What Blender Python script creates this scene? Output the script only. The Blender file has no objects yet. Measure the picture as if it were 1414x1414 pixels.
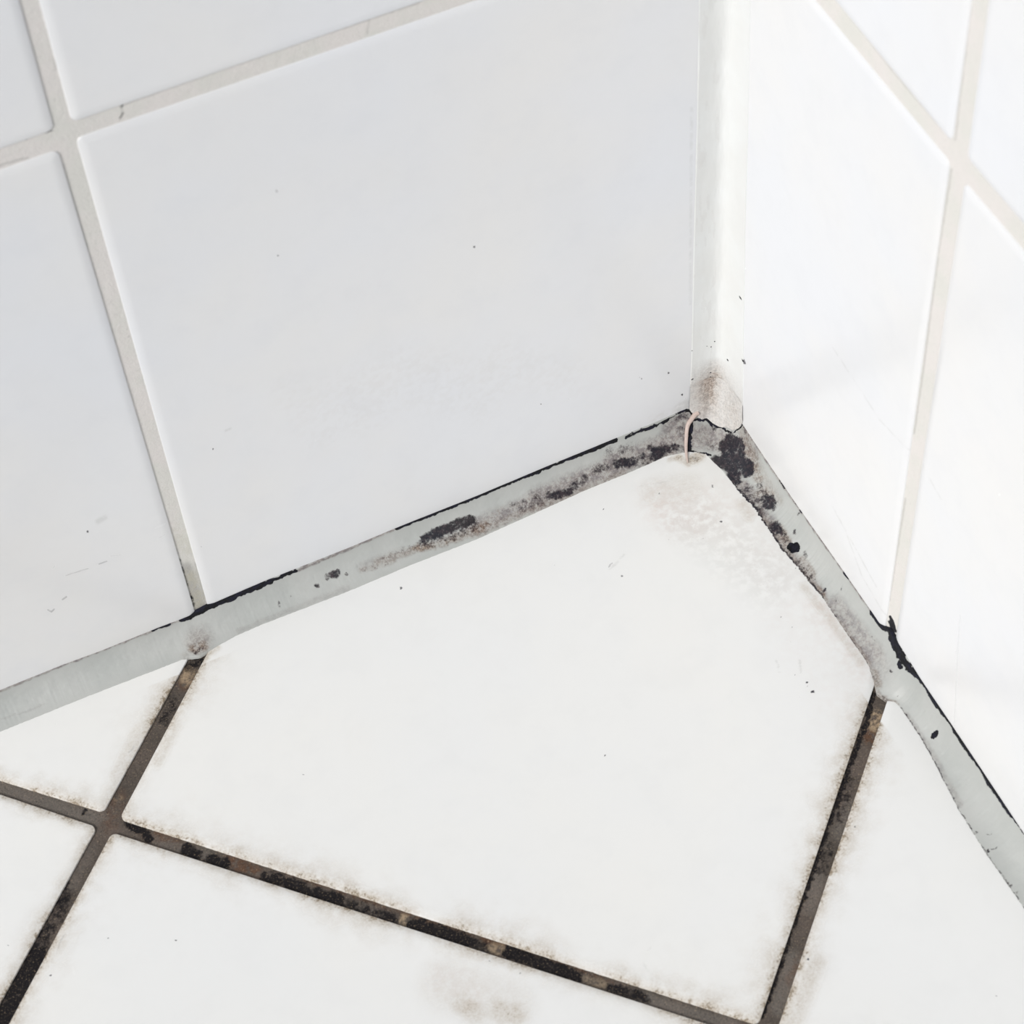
import bpy, math
import numpy as np
from mathutils import Matrix, Vector

SC = bpy.context.scene
COL = SC.collection
# ---------------------------------------------------------------- camera
CAM = {'loc': [-0.199068, -0.354102, 0.500901], 'rows': [[0.90301421, -0.42606677, -0.05506759], [-0.37181667, -0.71087545, -0.59699954], [0.21521547, 0.55957412, -0.80034937]], 'lens': 82.9248}
cam_data = bpy.data.cameras.new('camera')
cam = bpy.data.objects.new('camera', cam_data); COL.objects.link(cam)
rx, ry, rz = [Vector(r) for r in CAM['rows']]
cam.matrix_world = Matrix.Translation(Vector(CAM['loc'])) @ Matrix((rx, -ry, -rz)).transposed().to_4x4()
cam_data.sensor_width = 36; cam_data.sensor_fit = 'HORIZONTAL'
cam_data.lens = CAM['lens']; cam_data.clip_start = .02; cam_data.clip_end = 50
cam_data.dof.use_dof = True; cam_data.dof.focus_distance = .625; cam_data.dof.aperture_fstop = 34
SC.camera = cam
# ---------------------------------------------------------------- light
w = bpy.data.worlds.new('bathroom_daylight'); SC.world = w; w.use_nodes = True
bg = w.node_tree.nodes['Background']; bg.inputs[0].default_value = (.82, .89, 1, 1); bg.inputs[1].default_value = .295
def area(name, loc, target, size, power, col):
    l = bpy.data.lights.new(name, 'AREA'); l.size = size; l.energy = power; l.color = col
    o = bpy.data.objects.new(name, l); COL.objects.link(o); o.location = loc
    o.rotation_euler = (Vector(target)-Vector(loc)).to_track_quat('-Z', 'Y').to_euler()
area('window_light', (-1.5, -.685, 1.02), (-.05, -.05, .05), .5, 29.5, (1, .985, .955))
SC.view_settings.view_transform = 'Standard'; SC.view_settings.look = 'None'
SC.view_settings.gamma = 1; SC.view_settings.use_curve_mapping = False
SC.view_settings.exposure = 0.1

# ---------------------------------------------------------------- geometry maths (all in millimetres)
def vnoise(x, y, seed=0):
    xi = np.floor(x).astype(np.int64); yi = np.floor(y).astype(np.int64)
    fx = x - xi; fy = y - yi
    fx = fx*fx*(3-2*fx); fy = fy*fy*(3-2*fy)
    def h(a, b):
        n = (a*374761393 + b*668265263 + seed*1274126177) & 0xffffffff
        n = ((n ^ (n >> 13))*1274126177) & 0xffffffff
        n = n ^ (n >> 16)
        return (n & 0xffff)/65535.0
    return (h(xi, yi)*(1-fx) + h(xi+1, yi)*fx)*(1-fy) + (h(xi, yi+1)*(1-fx) + h(xi+1, yi+1)*fx)*fy

def fbm(x, y, seed=0, octaves=4):
    v = 0; a = .5; t = 0
    for i in range(octaves):
        v = v + a*vnoise(x, y, seed+i); t += a; a *= .55; x = x*2.03+7.1; y = y*2.03+3.7
    return v/t

def edge_at(table, s):
    s = np.asarray(s, float)
    return np.interp(s, [q[0] for q in table], [q[1] for q in table])

def bead_point(side, s, t, hgt, dep):
    """surface of a concave fillet along the foot of a wall: s along the joint from the corner, t 0 at the wall .. 1 on the floor"""
    h = edge_at(hgt, s) + .10*(fbm(s*.5, s*0+3, 11)-.5)
    rough = np.where(side == 'R', np.interp(s, [20, 28, 62, 75, 400], [.2, 1.1, .9, .3, .3]), .22)
    d = edge_at(dep, s) + rough*(fbm(s*1.6, s*0+9, 21, 5)-.5)
    k = .17
    away = (1-t)**2*0 + 2*t*(1-t)*k*d + t*t*d
    up = (1-t)**2*h + 2*t*(1-t)*k*h
    away = away + .22*(1-t)**6
    up = up + .16*t**6
    nz = (fbm(s*.25, t*3, 5)-.5)*.35*np.sin(np.pi*np.clip(t, 0, 1))
    away = away + nz*.7; up = up + nz*.7
    if side == 'L': return np.stack([-s, -away, up], -1)
    return np.stack([-away, -s, up], -1)

def stain_shade_field(a, b, strokes, warp=0, nch=4):
    """brush strokes of dirt and painted shade, each an a/b polyline (mm) with its own local metric M (2x2)"""
    out = np.zeros((len(a), nch))
    if warp:
        a, b = a + warp*(fbm(a*.9, b*.9, 111, 5)-.5), b + warp*(fbm(a*.9+40, b*.9, 117, 5)-.5)
    for ch, st, r, soft, M, pts in strokes:
        M = np.array(M).reshape(2, 2)
        q = np.array(pts, float).reshape(-1, 2)
        pad = (r*(1+soft))/np.linalg.svd(M)[1][-1] + .2
        idx = np.where((a > q[:, 0].min()-pad) & (a < q[:, 0].max()+pad) & (b > q[:, 1].min()-pad) & (b < q[:, 1].max()+pad))[0]
        if not len(idx): continue
        P = np.stack([a[idx], b[idx]], -1) @ M.T
        Q = q @ M.T
        d = np.full(len(idx), 1e9)
        if len(Q) == 1: d = np.linalg.norm(P-Q[0], axis=1)
        for i in range(len(Q)-1):
            v = Q[i+1]-Q[i]; L = max(v@v, 1e-9)
            u = np.clip(((P-Q[i])@v)/L, 0, 1)
            d = np.minimum(d, np.linalg.norm(P-Q[i]-u[:, None]*v, axis=1))
        lo = r*(1-soft*.6); hi = r*(1+soft)
        w = np.clip((hi-d)/(hi-lo), 0, 1); w = w*w*(3-2*w)
        out[idx, ch] = out[idx, ch] + st*w*(1-out[idx, ch])
    return out

# ---------------------------------------------------------------- measured layout (mm on each surface)
WALL_LEFT_TILES = [
  [(-148.27,2),(-1.2,2),(-1.2,169.98),(-148.49,172.51)],
  [(-148.39,176.94),(-1.2,175.04),(-1.2,347),(-146.91,347)],
  [(-325,2),(-151.91,2),(-152.59,171.26),(-325,172)],
  [(-325,177.2),(-152.17,176.63),(-150.32,347),(-325,347)],
]
WALL_RIGHT_TILES = [
  [(-85.69,2),(-1.2,2),(-1.2,172.71),(-87.21,171.95)],
  [(-87.08,177.33),(-1.2,179.66),(-1.2,347),(-88.76,347)],
  [(-262,2),(-90.48,2),(-92.8,171.52),(-262,173)],
  [(-262,178.3),(-92.57,177.88),(-92.37,347),(-262,347)],
]
FLOOR_TILES = [
  [(-189.47,-43.63),(-76.58,-161.02),(44.59,-44.66),(-68.83,73.28)],
  [(-310.08,79.9),(-192.46,-40.06),(-70.69,75.68),(-188.88,196.24)],
  [(-433.04,-38.71),(-317.38,-158.7),(-195.25,-43.33),(-310.5,78.91)],
  [(-313.63,-162.81),(-200.43,-279.91),(-79.23,-163.57),(-192.43,-46.47)],
  [(-73.55,-164.17),(43.04,-285.13),(164.24,-168.79),(47.53,-47.71)],
  [(-197.39,-283.05),(-80.79,-404.01),(40.4,-287.67),(-76.19,-166.71)],
]
HL = [
  (0,8.05),
  (11.04,8.05),
  (20.64,7.74),
  (31.92,7.81),
  (50.81,7.8),
  (72,7.45),
  (93.25,7.81),
  (109.33,7.62),
  (133.62,8.07),
  (148.31,7.58),
  (151.39,7.03),
  (153.48,6.47),
  (155.96,6.5),
  (161.16,6.75),
  (178.21,6.91),
  (187.99,7.56),
  (198.19,7.64),
  (500,7.64),
]
DL = [
  (0,10.37),
  (10.1,10.37),
  (11.42,9.13),
  (13.36,7.82),
  (15.66,7.17),
  (19.56,6.24),
  (30.62,6.54),
  (44.42,6.45),
  (54.5,6.89),
  (76.09,7.69),
  (97.2,7.24),
  (113.37,7.4),
  (137.48,6.66),
  (144.4,6.86),
  (152.43,7.97),
  (154.98,8.4),
  (157.47,7.61),
  (159.54,7.29),
  (169.55,7.07),
  (185.09,6.65),
  (208.23,6.44),
  (500,6.44),
]
HR = [
  (0,9.32),
  (12.04,9.32),
  (26.34,8.65),
  (42.94,8.29),
  (63.41,8.58),
  (79.96,8.59),
  (83.51,8.42),
  (86.12,9.92),
  (87.95,11.71),
  (90.42,11.45),
  (103,9.73),
  (118.43,9.2),
  (126.98,8.76),
  (149.71,7.47),
  (500,7.47),
]
DR = [
  (0,9.79),
  (10.82,9.79),
  (13.85,9.32),
  (16.69,8.66),
  (21.59,8.24),
  (27.26,7.83),
  (32.18,7.05),
  (36.75,7.18),
  (41.81,7.17),
  (47.02,7.27),
  (52.61,6.55),
  (59.88,5.96),
  (65.26,5.41),
  (76.78,5.48),
  (85.22,5.36),
  (89.04,5.51),
  (93.24,6.73),
  (96.96,7.88),
  (99.32,7),
  (100.92,5.27),
  (102.58,4.81),
  (111.93,4.87),
  (117.71,5.3),
  (133.87,7.28),
  (147.62,7.82),
  (163.25,7.62),
  (500,7.62),
]
STAIN_SHADE_BEAD_LEFT = [
  (0,1,3.2,0.5,(-4.9,1.3,2.5,3.9),(155.95,0.02,153.59,0.1,151.53,0.2)),
  (0,1,4.3,0.4,(-5,1.3,2.2,4.4),(151.47,-0.01,148.85,0.18,145.87,0.3,141.88,0.44)),
  (0,1,3.2,0.5,(-4.9,1.3,2.1,4.6),(141.88,0.44,135.89,0.61,131.05,0.61)),
  (0,0.9,1.8,0.6,(-5,1.2,1.9,4.6),(131.05,0.61,128.77,0.38,123.75,0.45)),
  (2,1,1.6,0.9,(-4.8,0.9,2,4.5),(123.75,0.45,96,-0.18)),
  (0,1,2.4,0.6,(-4.8,0.8,1.8,4.5),(95.39,-0.13,89.8,-0.15,84.61,-0.18)),
  (0,1,3.6,0.5,(-4.8,0.7,1.9,4.4),(84.57,-0.39,76.23,-0.4,67.84,-0.34)),
  (0,1,3,0.5,(-4.7,0.6,2,4.4),(67.84,-0.34,59.4,-0.17,54.13,0.16)),
  (0,0.9,1.8,0.6,(-4.7,0.5,1.9,4.5),(54.13,0.16,44.53,0.26)),
  (0,1,2.3,0.6,(-4.7,0.5,1.9,4.5),(44.53,0.26,38.09,0.32,31.64,0.39)),
  (0,0.7,2,0.8,(-4.6,0.5,1.9,4.6),(28.41,0.61,25.15,0.63,19.74,0.9)),
  (0,0.6,1,0.8,(-4.6,0.4,2,5),(19.74,0.9,12.05,0.26)),
  (0,0.9,2.2,0.7,(-4.6,0.5,2,4.8),(17.56,0.84,16.02,0.73)),
  (0,1,2.4,0.6,(-4.6,0.8,1.8,5.3),(12.46,-0.11,10.71,-0.04,9.27,0.66,8.51,2.01)),
  (2,0.9,1.4,0.9,(-5.2,1.4,2,3.8),(204.39,-0.02,188.02,-0.13,178.22,-0.21,156.12,-0.07)),
  (0,0.7,1.2,0.6,(-5.1,1.3,1.9,3.9),(163.78,-0.06,158.91,0.11)),
  (1,1,6.5,0.6,(-4.7,2,1.9,5.2),(86.11,4.96,80.96,5.12,76.15,5.16)),
  (1,0.9,4,0.8,(-4.8,2,1.9,5.2),(89.22,4.97,85.13,5.12)),
  (1,0.55,7,0.9,(-4.8,2.2,2,5.3),(89.64,5.97,81.77,6.92,75.39,6.79)),
  (1,0.3,3,1,(-4.9,2.1,1.9,5.2),(101.17,6.23,94.82,5.98,86.52,5.97)),
  (1,0.3,2.5,1,(-4.9,2.3,1.8,5.2),(107.71,6.96,99.7,7.55)),
  (3,0.75,5,0.9,(-4.8,2.6,1.9,5.4),(92.08,6.81,85.35,7.9,77.08,8.04,72.26,7.81)),
  (3,0.45,3.5,1,(-4.9,2.2,1.9,5.2),(103.23,6.2,95.26,6.97,89.04,6.96)),
  (3,0.4,2.5,1,(-4.7,2.2,2.1,5.2),(107.98,6.67,98.75,7.76)),
  (1,0.95,4.5,0.7,(-4.9,2,2.1,5.2),(114.51,5.11,115.21,4.87)),
  (1,0.65,3.2,0.9,(-4.9,2,2,5.1),(116.9,5.02)),
  (1,0.6,2.4,0.9,(-5.1,2.1,1.7,5.2),(111.87,6.13)),
  (1,0.85,3,0.8,(-5,2,1.8,5.1),(119.95,6)),
  (1,0.8,3,0.8,(-5,2,1.8,5.2),(113.53,4.73)),
  (1,0.5,1.4,0.9,(-5,2.1,1.9,5.2),(127.29,6.12)),
  (1,0.4,1.6,0.9,(-4.8,2.1,2.2,5.1),(130.65,6.39,131.01,7.21)),
  (1,0.25,1.2,0.9,(-5,2.1,1.9,5.2),(125.18,6.3)),
  (2,0.75,9,1,(-4.7,2.2,2,5.1),(75.62,7.28,65.98,7.19,57.39,7.26)),
  (2,0.9,11,1,(-4.7,2.1,1.9,4.7),(57.31,7.1,44.3,7.12,31.38,7.21)),
  (2,0.95,12,1,(-4.4,1.9,2,4.6),(33.26,6.48,22.55,7,13.17,7.1)),
  (2,0.8,10,1,(-4.7,1.4,1.5,5.6),(15.76,2.87,10.72,2.2)),
  (3,0.4,4,1,(-4.6,2.6,2,4.6),(75.41,8.86,62.58,8.94,47.85,9.83,32.73,9.91)),
  (3,0.35,4,1,(-5,2.6,1.2,4.6),(25.94,9.5,17.36,9.55)),
  (1,0.5,3,1,(-4.5,2,2.2,5),(64.14,5.95,62.53,6.18)),
  (1,0.5,2.5,1,(-4.7,1.9,2,5),(60.43,5.83)),
  (1,0.5,3,1,(-4.7,2.2,1.9,5),(57.23,5.93,56.09,6.78)),
  (1,0.7,3.4,0.9,(-4.7,2.2,1.9,4.9),(53.61,6.99,53.3,7.72)),
  (1,0.85,4,0.9,(-4.6,2.3,2,4.7),(52.13,8,48.1,8.67)),
  (1,0.6,4,1,(-4.6,2.1,2,4.7),(45.99,7.48,46.95,8.09)),
  (1,0.6,5,1,(-4.7,2.1,1.9,4.7),(42.09,6.97,44.46,7.49)),
  (1,0.65,6,1,(-4.5,1.9,2.1,4.7),(38.86,5.91,36.21,6.38)),
  (1,0.9,5.5,0.8,(-4.6,1.9,1.9,4.7),(32.96,6.78,30.86,7.01)),
  (1,0.7,6,0.9,(-4.6,2.1,1.8,4.6),(29.56,7.95,28.11,7.71)),
  (1,0.6,2.6,0.9,(-4.6,1.4,1.9,4.8),(31,4.44)),
  (1,0.8,4.5,0.9,(-4.6,1.9,1.8,4.6),(25.6,7.45)),
  (1,0.85,4,0.9,(-4.5,1.7,1.9,4.7),(22.82,6.02)),
  (1,1,7.5,0.8,(-5,2.2,1.3,4.5),(21.94,8.17,19.57,8.25)),
  (1,0.85,5,0.9,(-5.2,2.4,0.9,4.9),(18.14,8.26,16.54,8.23)),
  (1,0.7,4,1,(-5.1,2.8,1.1,5.2),(15.64,8.47,14.06,9.21)),
  (1,0.55,6,1,(-4.7,2.5,1.7,4.3),(25.94,9.5,22.88,9.97)),
  (1,0.35,6,1,(-4.6,1.4,1.8,4.8),(34.24,2.96,28.01,3.94)),
  (1,0.5,5,1,(-4.6,1.2,1.8,5.5),(12.59,1.04,10.07,1.31)),
  (1,0.4,6,1,(-5.2,2.3,0.9,5.6),(12.48,3.9,12.39,5.73)),
  (1,0.4,5,1,(-4.6,2.2,2,4.7),(61.74,7.31,47.12,8.45)),
  (2,0.4,14,1,(-4.7,2.2,2.7,5.4),(153.05,6.4)),
  (3,0.25,5,1,(-5.4,2.4,1.4,5.4),(157.92,9.43,158.65,9.74)),
  (3,0.3,13,1,(-4.8,2.4,2.5,5.6),(153.98,7.42)),
  (3,0.85,6,1,(-4.7,2.5,2.8,5.7),(155.65,8.42,153.5,8.53)),
  (1,0.55,3.2,1,(-4.8,2.6,2.6,5.8),(155.95,9.08,153.97,9.01)),
  (2,0.25,3,1,(-5,2.3,2,5),(143.27,9.39,133.08,9.21,112.98,9.31)),
  (2,0.2,1.2,1,(-5.2,2.1,2,5),(207.13,7.25,201.58,7.81,195.8,7.81)),
  (2,0.35,6,1,(-4.8,2.2,2,5.2),(107.27,5.98,95.11,6.64)),
  (2,0.8,14,0.8,(-4.4,3.5,2.1,6.6),(10.27,5.97,5.68,7.87,3.38,9.1)),
  (0,0.9,2,0.8,(-4.6,2.8,1.8,6.3),(8.5,3.22,5.41,4.18,4.3,5.8,1.92,7.27)),
  (0,0.95,2.4,0.7,(-5.5,2.6,0.4,5.9),(9.85,3.79,11.23,5.9,13.52,10.29)),  # black mould gap beside the strand, with the strand's shadow painted in
  (0,0.8,1.4,0.7,(-4.5,4.2,1.9,6.7),(13.31,9.9,9.81,10.14)),
]
STAIN_BEAD_RIGHT = [
  (2,0.6,7,1,(3.9,-5.4,3.2,3.1),(21.23,9.33,32.56,9.51,42.63,9.41,51.98,9.3,64.63,9.6)),
  (3,0.45,4,1,(3.7,-4.9,3.4,2.8),(33.65,10.06,43.39,9.79,55.12,9.7,66.59,9.78)),
  (3,0.3,7,1,(2,-3.3,3.9,4.3),(19.77,3.39,27.01,4.1,34.89,4.28)),
  (2,0.35,12,1,(2.8,-3.6,4.1,3.1),(68.98,8.76,80.73,8.05,91.88,7.76)),
  (3,0.35,3,1,(3.3,-4.5,3.9,2.9),(74.82,10.11,88.78,9.83)),
  (2,0.8,14,0.8,(2.6,-6,3.5,4.4),(5.46,8.64,7.7,7.44,11.54,5.77)),
  (0,0.85,1.2,0.8,(2.5,-4,3.5,4.9),(1.48,6.34,4.35,5.9,7.84,4.54,10.34,3.55)),
  (0,0.95,1,0.7,(2.5,-1.9,3.7,5.3),(11.22,2.75,12.27,1.07,13.08,-0.4)),
  (0,0.8,1.5,0.7,(2.5,-7.4,3.5,3.7),(8.65,10.4,10.87,10.1,11.81,9.53)),
  (1,0.5,5,1,(2.2,-6.5,3.6,4.2),(7.25,9.29,9.61,8.19)),
  (1,0.6,4,1,(2.6,-5.2,3.6,4.6),(3.09,6.64,5.34,6.22)),
  (1,1,5.5,0.8,(2.8,-5.6,3.5,4.4),(10.79,6.33,12.19,7.03)),
  (1,1,6,0.8,(2.6,-3.9,3.6,5),(11,4.28,11.97,4.2)),
  (1,1,8,0.7,(2.8,-4.3,3.5,4.6),(12.99,5.55,15.39,5.03)),
  (1,1,6,0.8,(2.6,-3.5,3.6,4.8),(13.7,3.56,15.21,3.89)),
  (1,1,8,0.7,(2.6,-5.4,3.6,4),(15.25,7.92,17.21,7.77)),
  (1,1,9,0.7,(2.4,-4.4,3.7,4.3),(16.64,5.62,19.07,5.91)),
  (1,1,8,0.7,(2.5,-5.7,3.6,3.7),(18.19,8.42,20.49,8.66)),
  (1,1,6,0.7,(2.1,-4.7,3.7,4.1),(20.51,5.42,22.32,6.48)),
  (1,1,5,0.8,(2.3,-4.1,3.6,4.3),(21.07,4.5,22.79,5.35)),
  (1,1,5,0.8,(3.1,-6.4,3.3,3.6),(13.46,9.42,15.91,9.43)),
  (1,1,5,0.8,(2.3,-5.7,3.7,3.5),(21.61,9.57,22.5,8.91)),
  (2,0.5,8,1,(2.5,-2.5,3.7,4.8),(16.17,1.97,20.16,2.03)),
  (3,0.5,7,1,(2.6,-3.1,3.7,4.7),(17.06,2.52,20.22,2.82,22.43,3.41)),
  (3,0.6,5,1,(2.4,-3.6,3.8,4.3),(23.18,4.58,26.33,4.65)),
  (3,0.4,6,1,(2.6,-2,3.7,5.1),(13.27,1.32,15.66,1.36)),
  (1,0.5,2.5,1,(2.5,-1.3,3.7,5.3),(14.06,0.02,14.7,0.51)),
  (2,0.75,8,0.9,(2,-5.4,3.9,3.5),(25.06,8.79,27.6,8.54,31.56,8.69)),
  (1,0.55,6,1,(4.1,-4.9,3.1,3.3),(26.7,8.45,30.57,8.6)),
  (1,0.5,4,1,(3.3,-3.7,3.3,3.9),(27.5,5.52,30.6,5.82)),
  (1,0.95,7,0.8,(0.9,-4.2,4.5,3.7),(32.81,6.29,34.56,6.64)),
  (1,0.8,4,0.9,(3.1,-3.6,3.5,4),(33.44,5.17,34.93,5.72)),
  (3,0.5,6,1,(4,-3.6,3.3,4),(29.76,6.49,32.22,5.3)),
  (2,0.5,7,1,(2.4,-4.9,3.9,3.2),(35.28,9.38,39.39,8.43)),
  (1,0.6,4,0.9,(0.2,-5.4,4.7,3.1),(33.07,9.49,34.69,9.37)),
  (1,0.95,6.5,0.8,(2,-4.9,4,3.2),(40.55,8.51,41.93,8.54)),
  (3,0.7,5,0.9,(4.1,-4.9,3.2,3.4),(42.48,7.8,45.01,7.93,46.97,7.99)),
  (1,0.5,4,1,(2.2,-4.9,4,3.4),(43.45,7.88,46.32,8.22)),
  (0,1,5.6,0.25,(1.7,-4.5,4.2,3.5),(48.62,7.68,49.47,7.6)),
  (1,0.6,2.5,0.9,(3.4,-3.9,3.5,3.6),(52.37,6.4,53.26,6.62)),
  (3,0.5,3.5,0.9,(2.7,-4.2,3.9,3.2),(53.21,7.82,56.45,7.79,59.29,8.09)),
  (1,0.6,3,0.9,(2.1,-4.8,4.1,2.9),(52.94,9.4,55.05,9.43)),
  (1,0.5,3,1,(2.5,-4.3,4.1,3.1),(56.67,8.8,59.96,8.57)),
  (1,0.95,2.8,0.9,(1.1,-6,4.3,3.1),(21.58,10.2,27.36,10.02,32.34,10.08)),
  (1,0.8,2.6,0.9,(4.8,-5.4,2.8,2.9),(32.34,10.08,41.87,10.29,51.36,10.01)),
  (1,0.75,2.2,0.9,(2.3,-4.8,4.1,2.7),(51.36,10.01,59.98,9.91,65.34,10.14)),
  (1,0.55,1.5,0.9,(3,-4.3,4,2.6),(65.72,10.27,77.04,10.16,85.47,10.17,92.22,10.12)),
  (2,0.6,4,1,(3,-4.2,3.9,2.7),(67.88,10.4,77.28,9.38,88.27,9.55)),
  (2,0.4,9,1,(3.1,-3.3,3.9,3.4),(69.59,8,79.22,6.86,88.11,6.92)),
  (1,0.8,1.5,0.8,(3.7,-3.7,3.5,3.2),(64.27,9.37,64.1,7.8)),
  (3,0.5,3,1,(3.2,-4.1,3.7,2.6),(62.71,9.11,65.09,9.71)),
  (2,1,1.5,0.9,(2.7,-0.7,3.9,4.6),(12.33,-0.27,43.23,-0.34,63.7,-0.34,80.23,-0.37)),
  (0,0.9,1.8,0.7,(2.8,-0.7,4,4.6),(66.59,-0.4,68.78,-0.36)),
  (0,0.6,1,0.8,(2.6,-0.7,3.8,4.7),(32.9,-0.23,36.01,-0.18)),
  (0,0.6,1,0.8,(2.6,-0.8,3.8,4.6),(41.34,-0.29,45.12,-0.36)),
  (0,1,3,0.5,(2.9,-0.7,3.3,4.4),(80.28,-0.19,83.46,-0.29,86.11,-0.09)),
  (0,0.9,4.1,0.7,(2.8,-1.1,4.4,6.1),(87.26,-0.4,88.65,-0.4,90.09,0.01)),
  (0,1,4.6,0.5,(2.7,-1.8,4.6,5.8),(90.06,0.7,92.36,0.96,94.76,0.81)),
  (0,0.9,4.6,0.7,(3,-2.1,4.5,5.5),(94.47,1.39,97.38,1,99.39,0.98)),
  (0,0.9,3.5,0.6,(2.9,-1.1,4.6,5.1),(99.77,0.46,101.73,0.28)),
  (0,0.8,1.8,0.7,(3,-1.1,4.4,4.8),(101.68,0.14,108.11,0.02)),
  (0,1,2.8,0.5,(3,-1,4.5,4.8),(108.11,0.02,111.49,0.06,114.42,-0.14)),
  (0,0.8,1.8,0.7,(3,-1.1,4.6,4.7),(114.42,-0.14,119.08,-0.11)),
  (0,1,3.5,0.5,(3,-1.2,4.6,4.6),(119.69,-0.27,123.64,-0.26,127.85,-0.34)),
  (0,0.9,2.3,0.6,(3.1,-1.4,4.7,4.4),(127.85,-0.34,132.74,-0.27)),
  (0,1,3.8,0.5,(3.1,-1.5,4.7,4.3),(132.74,-0.27,136.6,-0.3,141.07,-0.31)),
  (0,0.9,2.7,0.6,(3.1,-1.5,4.9,4),(141.14,-0.16,144.66,-0.09)),
  (0,0.6,1.2,0.8,(3.2,-1.5,4.6,3.9),(144.66,-0.09,149.97,-0.17)),
  (0,0.9,2.7,0.6,(2.7,-3.1,4.6,5.3),(95.16,2.85,96.11,2.99)),
  (1,0.7,1.6,0.8,(2.4,-4,4.5,4.7),(94.2,5.31,94.64,5.31)),
  (0,0.9,3.1,0.6,(3.1,-3.3,4.4,3.7),(114.71,6.98,114.52,5.53)),
  (1,0.6,1,0.8,(2.6,-1.2,3.7,4.6),(43.78,1.62,43.94,0.61)),
  (1,0.6,1.2,0.8,(2.1,-3.8,3.8,3.9),(45.27,4.77,46.2,5.62)),
  (1,0.5,1,0.8,(2.4,-2.1,4,4.1),(67.63,4.42,67.42,3.38)),
  (1,0.5,1.2,0.8,(2.6,-3.7,4,3.2),(68.5,7.4)),
  (1,0.5,1,0.8,(2.5,-3.5,4,3.3),(73.26,7.09)),
  (1,0.4,1.4,0.8,(3.3,-2.8,3.4,4),(83.76,4.52,84.8,4.62)),
  (1,0.6,0.8,0.8,(3.3,-5.3,4.5,3.8),(143.23,8.08,143.9,7.5,143.93,6.95)),
  (1,0.6,0.8,0.8,(2.6,-5.6,4.9,3.8),(147.05,8.66,147.18,7.68)),
  (1,0.85,2.2,0.8,(3.6,-6.4,4.4,3.6),(146.86,9.45)),
  (1,0.7,2,0.8,(3.7,-6.2,4.3,3.5),(141.46,9.52)),
  (1,0.7,2,0.9,(2.2,-4.4,4.7,2.6),(117.69,10.24)),
  (1,0.75,2.2,0.8,(3.9,-6.6,4.4,3.5),(156.96,9.71)),
  (1,0.6,1.5,0.8,(3.9,-6.4,4.4,3.5),(159.25,9.57)),
  (1,0.5,1.5,0.8,(2.9,-5.1,4.5,3.1),(125.75,9.64)),
  (1,0.62,1.6,0.9,(2.2,-4.4,4.7,2.6),(102.93,9.96,117.78,10.06,134.1,10.09)),
  (1,0.6,1.5,0.9,(3.8,-6.7,4.3,3.5),(134.1,10.09,147.68,10.02,163.31,10.03)),
  (2,0.4,3,1,(1.9,-4.5,4.9,2.8),(105.13,9.83,119.04,9.36,133.41,9.29)),
  (3,0.6,5,1,(1.7,-5.6,4.7,3.6),(91.21,9.43,94.84,9.4)),
  (3,0.6,2.5,0.9,(5.1,-5.7,3.2,3.3),(96.86,10,99.22,9.94,102.14,9.96)),
  (1,0.4,1.5,0.9,(8.6,-5.4,1.6,3.1),(97.81,10.19,99.65,9.93)),
  (1,0.5,0.8,0.8,(6.2,-4.1,2.8,3.6),(100.56,8.39,100.29,7.74)),
]
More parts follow.
